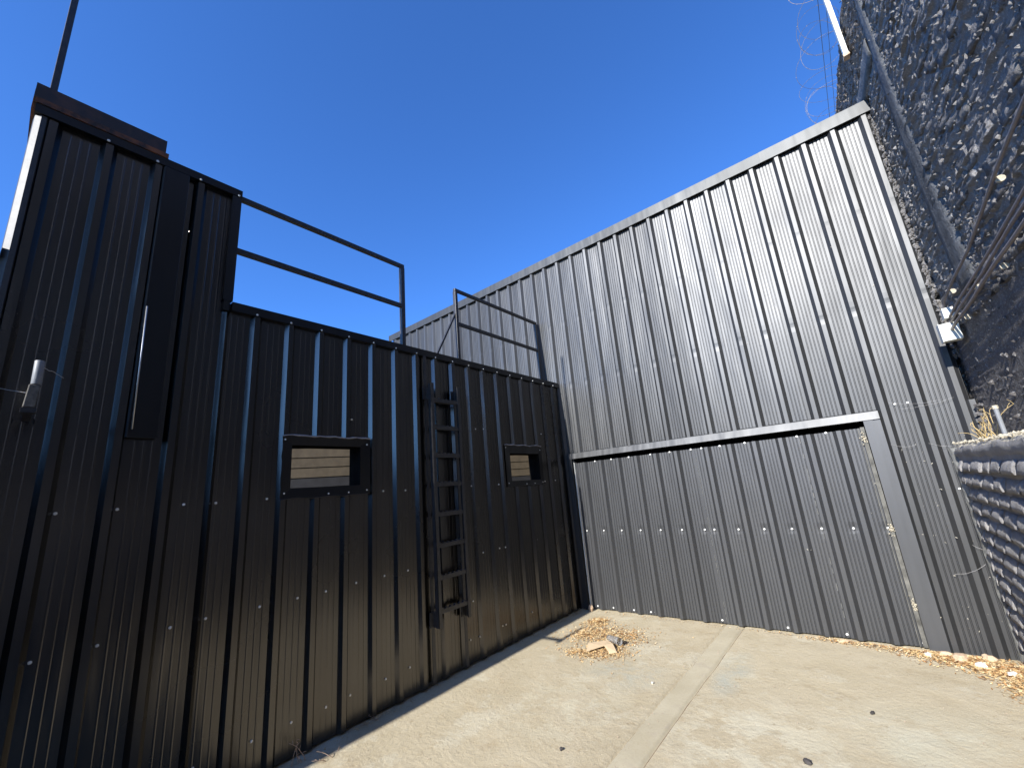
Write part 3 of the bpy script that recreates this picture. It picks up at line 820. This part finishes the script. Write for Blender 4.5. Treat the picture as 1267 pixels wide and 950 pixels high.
# plaster bands: one upright, one level
def band(edgeA, edgeB, name, thick, seed, nseg=60):
    """edgeA/edgeB: functions t->(y,z); a slab of plaster with ragged edges"""
    V = []; F = []; K = 7
    for i in range(nseg + 1):
        t = i / nseg; a = Vector((0, *edgeA(t))); b_ = Vector((0, *edgeB(t)))
        ja = .018 * noise.noise(Vector((t * 40, seed, 0))) + .02 * noise.noise(Vector((t * 9, seed, 3))); jb = .022 * noise.noise(Vector((t * 35, seed, 5)))
        dn = (b_ - a).normalized()
        a = a + dn * ja; b_ = b_ + dn * jb
        for j in range(K):
            s_ = j / (K - 1); p_ = a.lerp(b_, s_)
            th = thick * (1 if 0 < j < K - 1 else -.4) + (.004 * noise.noise(Vector((p_.y * 14, p_.z * 8, seed))) if 0 < j < K - 1 else 0)
            V.append((XW - .006 - th, p_.y, p_.z))
    for i in range(nseg):
        for j in range(K - 1):
            q = i * K + j; F.append((q, q + K, q + K + 1, q + 1))
    me = bpy.data.meshes.new(name); me.from_pydata(V, [], F); me.materials.append(M['plaster']); me.update(); me.shade_smooth()
    o = bpy.data.objects.new(name, me); C.objects.link(o); o.parent = wall
    so_ = o.modifiers.new('solid', 'SOLIDIFY'); so_.thickness = .01
    return o
band(lambda t: (4.26 + .10 * t + .10 * sin(t * 3), 2.80 + 3.40 * t), lambda t: (4.68 + .12 * sin(t * pi) - .20 * t, 2.80 + 3.40 * t), 'plaster_band', .026, 1)
band(lambda t: (4.6 + 4.5 * t, 5.20), lambda t: (4.6 + 4.5 * t, 5.42), 'plaster_band', .028, 2)
# chips of bare white plaster high on the near end
for (y, z, s_) in ((2.62, 4.28, .030), (2.86, 4.52, .012), (2.43, 3.92, .014), (2.6, 3.7, .011)):
    m = MB(); m.v = []; 
    k = 9; pts = [(XW - .022, y + s_ * cos(6.28 * i / k) * R.uniform(.5, 1), z + s_ * 1.6 * sin(6.28 * i / k) * R.uniform(.6, 1)) for i in range(k)]
    c_ = (XW - .034, y, z); m.v = pts + [c_] + [(XW + .0, a[1], a[2]) for a in pts]
    m.f = [(i, (i + 1) % k, k) for i in range(k)] + [(i, k + 1 + i, k + 1 + (i + 1) % k, (i + 1) % k) for i in range(k)]
    m.build('plaster_chip', M['white_paint'], wall)
# rubble filling between steel wall and brick wall
V = []; F = []
for i in range(520):
    z = rr.uniform(2.42, 5.05); lump((4.150 + rr.uniform(-.012, .03), YB - rr.uniform(-.02, .03), z), rr.uniform(.008, .022), rr.uniform(.01, .025), rr.uniform(.01, .03), rr)
for i in range(90):
    z = rr.uniform(1.66, 1.98); lump((4.165 + rr.uniform(-.02, .02), YB - rr.uniform(0, .10), z), rr.uniform(.01, .03), rr.uniform(.01, .03), rr.uniform(.01, .03), rr)
me = bpy.data.meshes.new('joint_rubble'); me.from_pydata(V, [], F); me.materials.append(M['mortar']); me.update()
o = bpy.data.objects.new('joint_rubble', me); C.objects.link(o); o.parent = wall; tag(o, kind='stuff')

# ================================================================== LOW BRICK WALL
low = thing('brick_wall', 'waist high dark grey brick wall with a dusty crumbling top at the right edge', 'wall')
XL = 3.925
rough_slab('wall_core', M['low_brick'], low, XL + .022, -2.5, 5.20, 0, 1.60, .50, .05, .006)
pivot(low, XL, 5.2, radians(1.5))
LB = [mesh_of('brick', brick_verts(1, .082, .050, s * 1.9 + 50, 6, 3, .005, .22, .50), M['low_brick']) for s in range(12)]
z = .055; row = 0
while z < 1.56:
    y = -.5 + rr.uniform(0, .25)
    while y < 5.12:
        L_ = rr.uniform(.20, .33)
        if y + L_ > 5.17: L_ = 5.17 - y
        if L_ > .05:
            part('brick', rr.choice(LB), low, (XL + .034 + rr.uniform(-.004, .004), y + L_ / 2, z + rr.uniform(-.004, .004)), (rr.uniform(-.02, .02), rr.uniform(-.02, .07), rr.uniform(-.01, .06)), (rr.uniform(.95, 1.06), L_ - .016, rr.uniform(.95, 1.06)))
        y += L_
    z += .1105; row += 1
# crumbling cap
def cap():
    V = []; F = []; prof = [(.032, 1.545), (.012, 1.575), (.004, 1.61), (.012, 1.640), (.04, 1.662), (.10, 1.672), (.19, 1.675), (.262, 1.68), (.52, 1.682)]
    ny = 220
    for i in range(ny + 1):
        y = -2.5 + 7.72 * i / ny
        for j, (dx, z) in enumerate(prof):
            q = noise.noise(Vector((y * 6, j * .5, 3))) * .014 + noise.noise(Vector((y * 22, j * .9, 6))) * .007
            V.append((XL + dx - q * (1 if j < 4 else .0), y, z + q * (1 if j > 2 else .4) - (.03 * max(0, (y - 5.0) / .2) if j > 2 else 0)))
    K = len(prof)
    for i in range(ny):
        for j in range(K - 1): a = i * K + j; F.append((a, a + 1, a + K + 1, a + K))
    F.append(tuple(range(ny * K, ny * K + K)))
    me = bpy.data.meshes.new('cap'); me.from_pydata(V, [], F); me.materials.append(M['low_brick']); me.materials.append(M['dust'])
    for p_ in me.polygons:
        if p_.center.z > 1.648 + .012 * noise.noise(Vector((p_.center.y * 9, 0, 0))): p_.material_index = 1
    me.update(); me.shade_smooth()
    o = bpy.data.objects.new('cap', me); C.objects.link(o); o.parent = low
cap()
# rounded plaster fillet where the low wall meets the steel
V = []; F = []
for i in range(50):
    z = 1.64 * i / 49
    for j in range(6):
        a = pi / 2 * j / 5; q = .008 * noise.noise(Vector((z * 7, j, 2)))
        V.append((XL + .050 - .062 * cos(a) - q, 5.215 - .075 * sin(a) + .03, z))
for i in range(49):
    for j in range(5): a = i * 6 + j; F.append((a, a + 1, a + 7, a + 6))
me = bpy.data.meshes.new('plaster_fillet'); me.from_pydata(V, [], F); me.materials.append(M['fillet']); me.update(); me.shade_smooth()
o = bpy.data.objects.new('plaster_fillet', me); C.objects.link(o); o.parent = low
V = []; F = []
for i in range(900):
    y = rr.uniform(2.3, 5.2); lump((XL + rr.uniform(.02, .25), y, 1.672 + rr.gauss(0, .006)), rr.uniform(.003, .016), rr.uniform(.003, .018), rr.uniform(.003, .013), rr)
me = bpy.data.meshes.new('crumbs'); me.from_pydata(V, [], F); me.materials.append(M['dust']); me.update()
o = bpy.data.objects.new('loose_crumbs', me); C.objects.link(o); o.parent = low; tag(o, kind='stuff')

# ================================================================== PIPES, BOX, POST, RAZOR WIRE
def pipe(pts, r, label, clips=()):
    t = thing('conduit', label, 'conduit', None)
    m = MB(); m.tube([onwall(p) for p in pts], r, 10); m.build('tube', M['conduit'], t, True)
    for (y, z) in clips:
        q_ = onwall((XW - .07, y, z)); m = MB(); m.tube([(q_[0] + .02, q_[1] - .008, q_[2]), (q_[0] + .02, q_[1] + .008, q_[2])], r + .010, 10); m.build('saddle', M['dust'], t)
    return t
pipe([(4.125, 4.893 - i * .33, 2.675 + .006 * sin(i)) for i in range(10)], .0095, 'uppermost of the three parallel conduits leaving the white box', [(3.9, 2.63)])
pipe([(4.115, 4.893 - i * .33, 2.620 + .005 * sin(i * 1.3)) for i in range(10)], .0095, 'middle one of the three parallel conduits leaving the white box', [])
pipe([(4.105, 4.893 - i * .33, 2.560 + .006 * sin(i * 1.7)) for i in range(10)], .011, 'lowest and thickest of the three parallel conduits leaving the white box', [(4.35, 2.545), (3.3, 2.545)])
pts = [(4.125, 4.925, 2.72), (4.125, 4.88, 2.77), (4.12, 4.78, 2.81), (4.115, 4.3, 2.815), (4.115, 3.66, 2.81), (4.115, 3.2, 2.845), (4.115, 2.8, 2.88), (4.115, 2.2, 2.90), (4.115, 1.2, 2.90)]
pipe(pts, .010, 'single curved conduit running above the three parallel ones', [(4.5, 2.80), (2.9, 2.86)])
jb = thing('junction_box', 'off white square box where the conduits meet the corner', 'electrical box')
m = MB(); m.box((4.065, 4.91, 2.505), (4.180, 5.00, 2.655)); m.build('housing', M['white_paint'], jb, bevel=.004)
m = MB(); m.box((4.058, 4.905, 2.500), (4.0645, 5.005, 2.66)); m.build('lid', M['white_paint'], jb, bevel=.002)
m = MB(); m.tube([(4.13, 5.025, 2.60), (4.12, 5.12, 2.60), (4.10, 5.20, 2.62)], .010, 8); m.build('gland', M['conduit'], jb, True)
jc = thing('junction_box', 'smaller stained white box just above the larger one', 'electrical box')
m = MB(); m.box((4.115, 4.93, 2.70), (4.184, 5.01, 2.79)); m.build('housing', M['white_paint'], jc, bevel=.004)
pst = thing('fence_post', 'white flat post at the top of the tall brick wall beside the razor wire', 'post')
m = MB(); m.box((4.118, 5.14, 5.80), (4.160, 5.21, 7.25)); m.build('upright', M['white_paint'], pst, bevel=.004)
m = MB(); m.box((4.112, 5.135, 5.765), (4.166, 5.215, 5.798)); m.build('foot', M['rubble'], pst)
rz = thing('razor_wire', 'coiled razor wire with straight strands along the top of the tall brick wall', 'wire')
m = MB(); pts = []
for i in range(30 * 22):
    a = 2 * pi * i / 30; y = 4.4 + i / 30 * .26
    pts.append((4.10 + (.25 + .05 * sin(a * .13)) * cos(a) + .03 * sin(a * .31), y + .09 * sin(a * .7) + .12 * sin(a * .23), 6.98 + (.27 + .06 * sin(a * .19)) * sin(a) + .05 * sin(a * .17)))
m.tube(pts, .0021, 4); m.build('coil', M['wire'], rz)
m = MB()
for i in range(0, len(pts), 3):
    p_ = Vector(pts[i]); a = R.uniform(0, 6.28); d_ = Vector((cos(a), .3 * sin(a * 2), sin(a))) * .011
    q_ = Vector((-sin(a), 0.2, cos(a))) * .004
    m.quad(p_ + d_, p_ + q_, p_ - d_, p_ - q_)
m.build('barbs', M['wire'], rz)
m = MB()
for x, z in ((4.14, 7.10), (4.16, 6.75), (4.13, 7.02)): m.tube([(x, 4.2, z), (x, 10.2, z + .02)], .0026, 4)
m.build('strands', BP, rz)

# pipe stub and dry weeds on the ledge
pp = thing('pipe_stub', 'short grey pipe stub standing on the ledge among dry weeds', 'pipe')
m = MB(); m.tube([(4.05, 4.03, 1.665), (4.05, 4.035, 1.855)], .012, 12); m.build('tube', M['pvc_grey'], pp)
m = MB(); m.tube([(4.05, 4.035, 1.850), (4.05, 4.035, 1.872)], .015, 12); m.build('rim', M['dust'], pp)
def weed(name, base, n_, h, spread, label, mat, r=.0018, seed=0):
    rw = random.Random(seed); m = MB()
    for i in range(n_):
        b0 = Vector(base) + Vector((rw.uniform(-.03, .03), rw.uniform(-.06, .06), 0)); p_ = b0; pts = [b0]
        d_ = Vector((rw.uniform(-.3, .3), rw.uniform(-1, 1) * spread, 1)).normalized()
        L_ = h * rw.uniform(.5, 1.1)
        for k in range(6):
            d_ = (d_ + Vector((rw.uniform(-.3, .3), rw.uniform(-.35, .35), rw.uniform(-.25, .1)))).normalized()
            p_ = p_ + d_ * L_ / 6; pts.append(p_)
            if rw.random() < .6:
                e = p_ + Vector((rw.uniform(-.5, .5), rw.uniform(-.6, .6), rw.uniform(0, .6))) * L_ * .22
                m.tube([p_, (p_ + e) / 2 + Vector((0, 0, .004)), e], r * .6, 4)
        m.tube(pts, r, 5, radii=[r * (1.2 - .12 * k) for k in range(7)])
    o = thing(name, label, 'dry plant'); m.build('stems', mat, o); return o
weed('dry_weed', (4.02, 4.25, 1.66), 9, .24, .6, 'straw coloured dry weed beside the grey pipe stub', M['straw'], seed=1, r=.0024)
weed('dry_weed', (4.03, 4.55, 1.66), 6, .20, .5, 'straw coloured dry weed on the ledge nearest the steel wall', M['straw'], seed=2, r=.0022)
weed('dry_twig', (.10, 1.50, .0), 4, .17, .9, 'bare dry twig plant at the foot of the black wall near the frame bottom', M['twig'], seed=3, r=.0024)
weed('dry_twig', (.20, 1.66, .0), 3, .12, 1.3, 'low sprawling dry twig just beyond the shadow edge', M['twig'], seed=8, r=.0022)
weed('dry_twig', (.05, 2.05, .0), 3, .07, 1.0, 'tiny dry sprig against the black wall', M['twig'], seed=5, r=.0014)

# ================================================================== LITTER
def leaf_pile(name, label, spots, n_, seed, kindmat=None, size=(.006, .020)):
    rl = random.Random(seed); m = MB(); wsum = sum(s_[4] for s_ in spots)
    for i in range(n_):
        t = rl.uniform(0, wsum)
        for s_ in spots:
            t -= s_[4]
            if t <= 0: break
        x = rl.gauss(s_[0], s_[2]); y = rl.gauss(s_[1], s_[3])
        if y > YB - .04: y = YB - .04 - rl.uniform(0, .04)
        d0 = math.exp(-(((x - s_[0]) / s_[2]) ** 2 + ((y - s_[1]) / s_[3]) ** 2) / 2)
        z = .005 + rl.uniform(0, .022) * d0
        L_ = rl.uniform(*size); w_ = L_ * rl.uniform(.15, .55); a = rl.uniform(0, 6.28)
        u = Vector((cos(a), sin(a), rl.uniform(-.4, .4))); v = Vector((-sin(a), cos(a), rl.uniform(-.5, .5)))
        c_ = Vector((x, y, z))
        k = len(m.v)
        m.v += [tuple(c_ - u * L_ / 2 + Vector((0, 0, .002))), tuple(c_ - v * w_ / 2), tuple(c_ + u * L_ / 2 + Vector((0, 0, .003))), tuple(c_ + v * w_ / 2 + Vector((0, 0, .002)))]
        m.f += [(k, k + 1, k + 2), (k, k + 2, k + 3)]
    o = m.build(name, kindmat or M['leaf']); tag(o, label, 'litter', None, 'stuff'); return o
leaf_pile('leaf_litter', 'loose heap of dry leaves on the concrete before the corner', [(.48, 4.80, .07, .09, 1.1), (.56, 4.42, .09, .12, 1.1), (.90, 4.45, .14, .14, 1.8), (.98, 4.05, .12, .10, 1.3), (.72, 4.35, .25, .22, 1.0), (.80, 3.90, .12, .06, .6)], 6500, 1, None, (.010, .034))
leaf_pile('leaf_litter', 'thin line of dry leaves along the foot of the grey door', [(2.75, 5.19, .12, .03, .8), (3.05, 5.17, .18, .03, 1.3), (3.30, 5.13, .12, .05, 1.8), (2.2, 5.2, .4, .02, .25), (1.0, 5.2, .6, .02, .25)], 1500, 2, None, (.008, .028))
leaf_pile('leaf_litter', 'drift of dry leaves and crumbs in the corner by the low brick wall', [(3.62, 5.12, .08, .06, 1.5), (3.75, 5.0, .10, .10, 2.6), (3.83, 4.75, .06, .18, 2), (3.55, 5.05, .14, .07, 1.4), (3.42, 5.15, .10, .04, .8)], 5000, 3, None, (.010, .038))
leaf_pile('leaf_litter', 'sparse dead leaves caught along the foot of the black wall', [(.05, 2.1, .02, .14, 1), (.05, 4.6, .03, .35, 1.6), (.04, 3.3, .015, .7, .6), (.05, 5.0, .03, .12, 1.2)], 900, 4)
leaf_pile('loose_grit', 'scattered grit and straw bits over the sunlit concrete', [(1.2, 3.2, .9, 1.1, 1), (2.6, 3.6, .8, 1.0, 1)], 900, 5, M['twig'], (.003, .012))
def rock(name, loc, s_, mat, label, cat='stone', seed=0, group=None):
    rk = random.Random(seed); V_ = []; F_ = []; nu, nv = 9, 6
    ph = [rk.uniform(0, 9) for _ in range(3)]
    for i in range(nv + 1):
        for j in range(nu):
            a = 2 * pi * j / nu; b_ = pi * i / nv
            v = Vector((cos(a) * sin(b_), sin(a) * sin(b_), cos(b_)))
            q = 1 + .45 * noise.noise(v * 1.3 + Vector(ph)) + .1 * noise.noise(v * 5 + Vector(ph))
            V_.append((v.x * q * s_[0], v.y * q * s_[1], v.z * q * s_[2]))
    for i in range(nv):
        for j in range(nu): F_.append((i * nu + j, (i + 1) * nu + j, (i + 1) * nu + (j + 1) % nu, i * nu + (j + 1) % nu))
    me = bpy.data.meshes.new(name); me.from_pydata(V_, [], F_); me.materials.append(mat); me.update()
    o = bpy.data.objects.new(name, me); C.objects.link(o); o.location = loc; o.rotation_euler = (0, 0, rk.uniform(0, 6)); return tag(o, label, cat, group)
rock('broken_brick', (3.57, 5.10, .02), (.085, .045, .030), M['rubble'], 'largest flat peach rubble chunk under the low wall corner', 'rubble', 1)
rock('broken_brick', (3.49, 5.16, .015), (.05, .03, .022), M['rubble'], 'peach rubble chunk left of the largest one', 'rubble', 2)
rock('broken_brick', (3.67, 4.99, .02), (.035, .03, .022), M['white_paint'], 'small white rubble chunk in the leaf drift', 'rubble', 3)
rock('broken_brick', (3.81, 4.88, .02), (.03, .025, .020), M['white_paint'], 'small white rubble chunk nearest the low brick wall', 'rubble', 4)
rock('broken_brick', (3.74, 5.17, .02), (.045, .03, .028), M['rubble'], 'ochre rubble chunk against the steel by the low wall', 'rubble', 5)
rock('broken_brick', (3.38, 5.10, .012), (.022, .02, .018), M['white_paint'], 'pale chip at the foot of the right door jamb', 'rubble', 6)
rock('broken_brick', (2.82, 5.18, .012), (.05, .02, .016), M['rubble'], 'reddish rubble chip on the thin leaf line by the door', 'rubble', 7)
rock('broken_brick', (.165, 5.20, .03), (.030, .035, .05), M['rubble'], 'pinkish mortar lump at the left foot of the door', 'rubble', 8)
rock('pebble', (1.476, 2.50, .008), (.014, .013, .010), M['dark_stone'], 'dark pebble left of the channel strip', 'pebble', 9)
rock('pebble', (3.01, 3.861, .008), (.022, .012, .010), M['dark_stone'], 'dark pebble farthest to the right on the slab', 'pebble', 10)
rock('pebble', (2.72, 3.10, .009), (.024, .016, .014), M['dark_stone'], 'dark pebble at the bottom edge of the picture', 'pebble', 11)
rock('pebble', (1.62, 3.62, .006), (.010, .009, .008), M['white_paint'], 'tiny white pebble on the channel strip edge', 'pebble', 12)
# discarded cardboard and plastic
def slab_piece(name, P, lab, cat, th=.004):
    m = MB(); k = len(P); m.v = [(x, y, z) for x, y, z in P] + [(x, y, z + th) for x, y, z in P]
    m.f = [tuple(range(k))[::-1], tuple(range(k, 2 * k))] + [(i, (i + 1) % k, k + (i + 1) % k, k + i) for i in range(k)]
    o = m.build(name, M['card']); return tag(o, lab, cat)
slab_piece('cardboard_piece', [(.765, 4.08, .034), (.845, 3.905, .026), (.965, 4.055, .048), (.915, 4.215, .044)], 'flat tan cardboard scrap on the leaf heap', 'cardboard')
slab_piece('cardboard_piece', [(.925, 4.20, .052), (.965, 4.045, .056), (1.06, 3.975, .018), (1.11, 4.03, .018), (1.02, 4.13, .050)], 'folded smaller cardboard scrap beside the clear cup', 'cardboard')
cup = thing('plastic_cup', 'crushed clear plastic cup lying on the leaf heap', 'cup')
m = MB(); a0 = Vector((.90, 4.275, .050)); a1 = Vector((1.06, 4.20, .056))
m.tube([a0.lerp(a1, t) for t in (0, .2, .4, .6, .8, 1)], .03, 14, cap=False, radii=[.026, .029, .027, .033, .034, .036]); o = m.build('wall', M['plastic'], cup, True)
mo = o.modifiers.new('s', 'SOLIDIFY'); mo.thickness = .0012
m = MB(); m.tube([a0, a0 + Vector((-.002, .001, 0))], .026, 14); m.build('base', M['plastic'], cup, True)
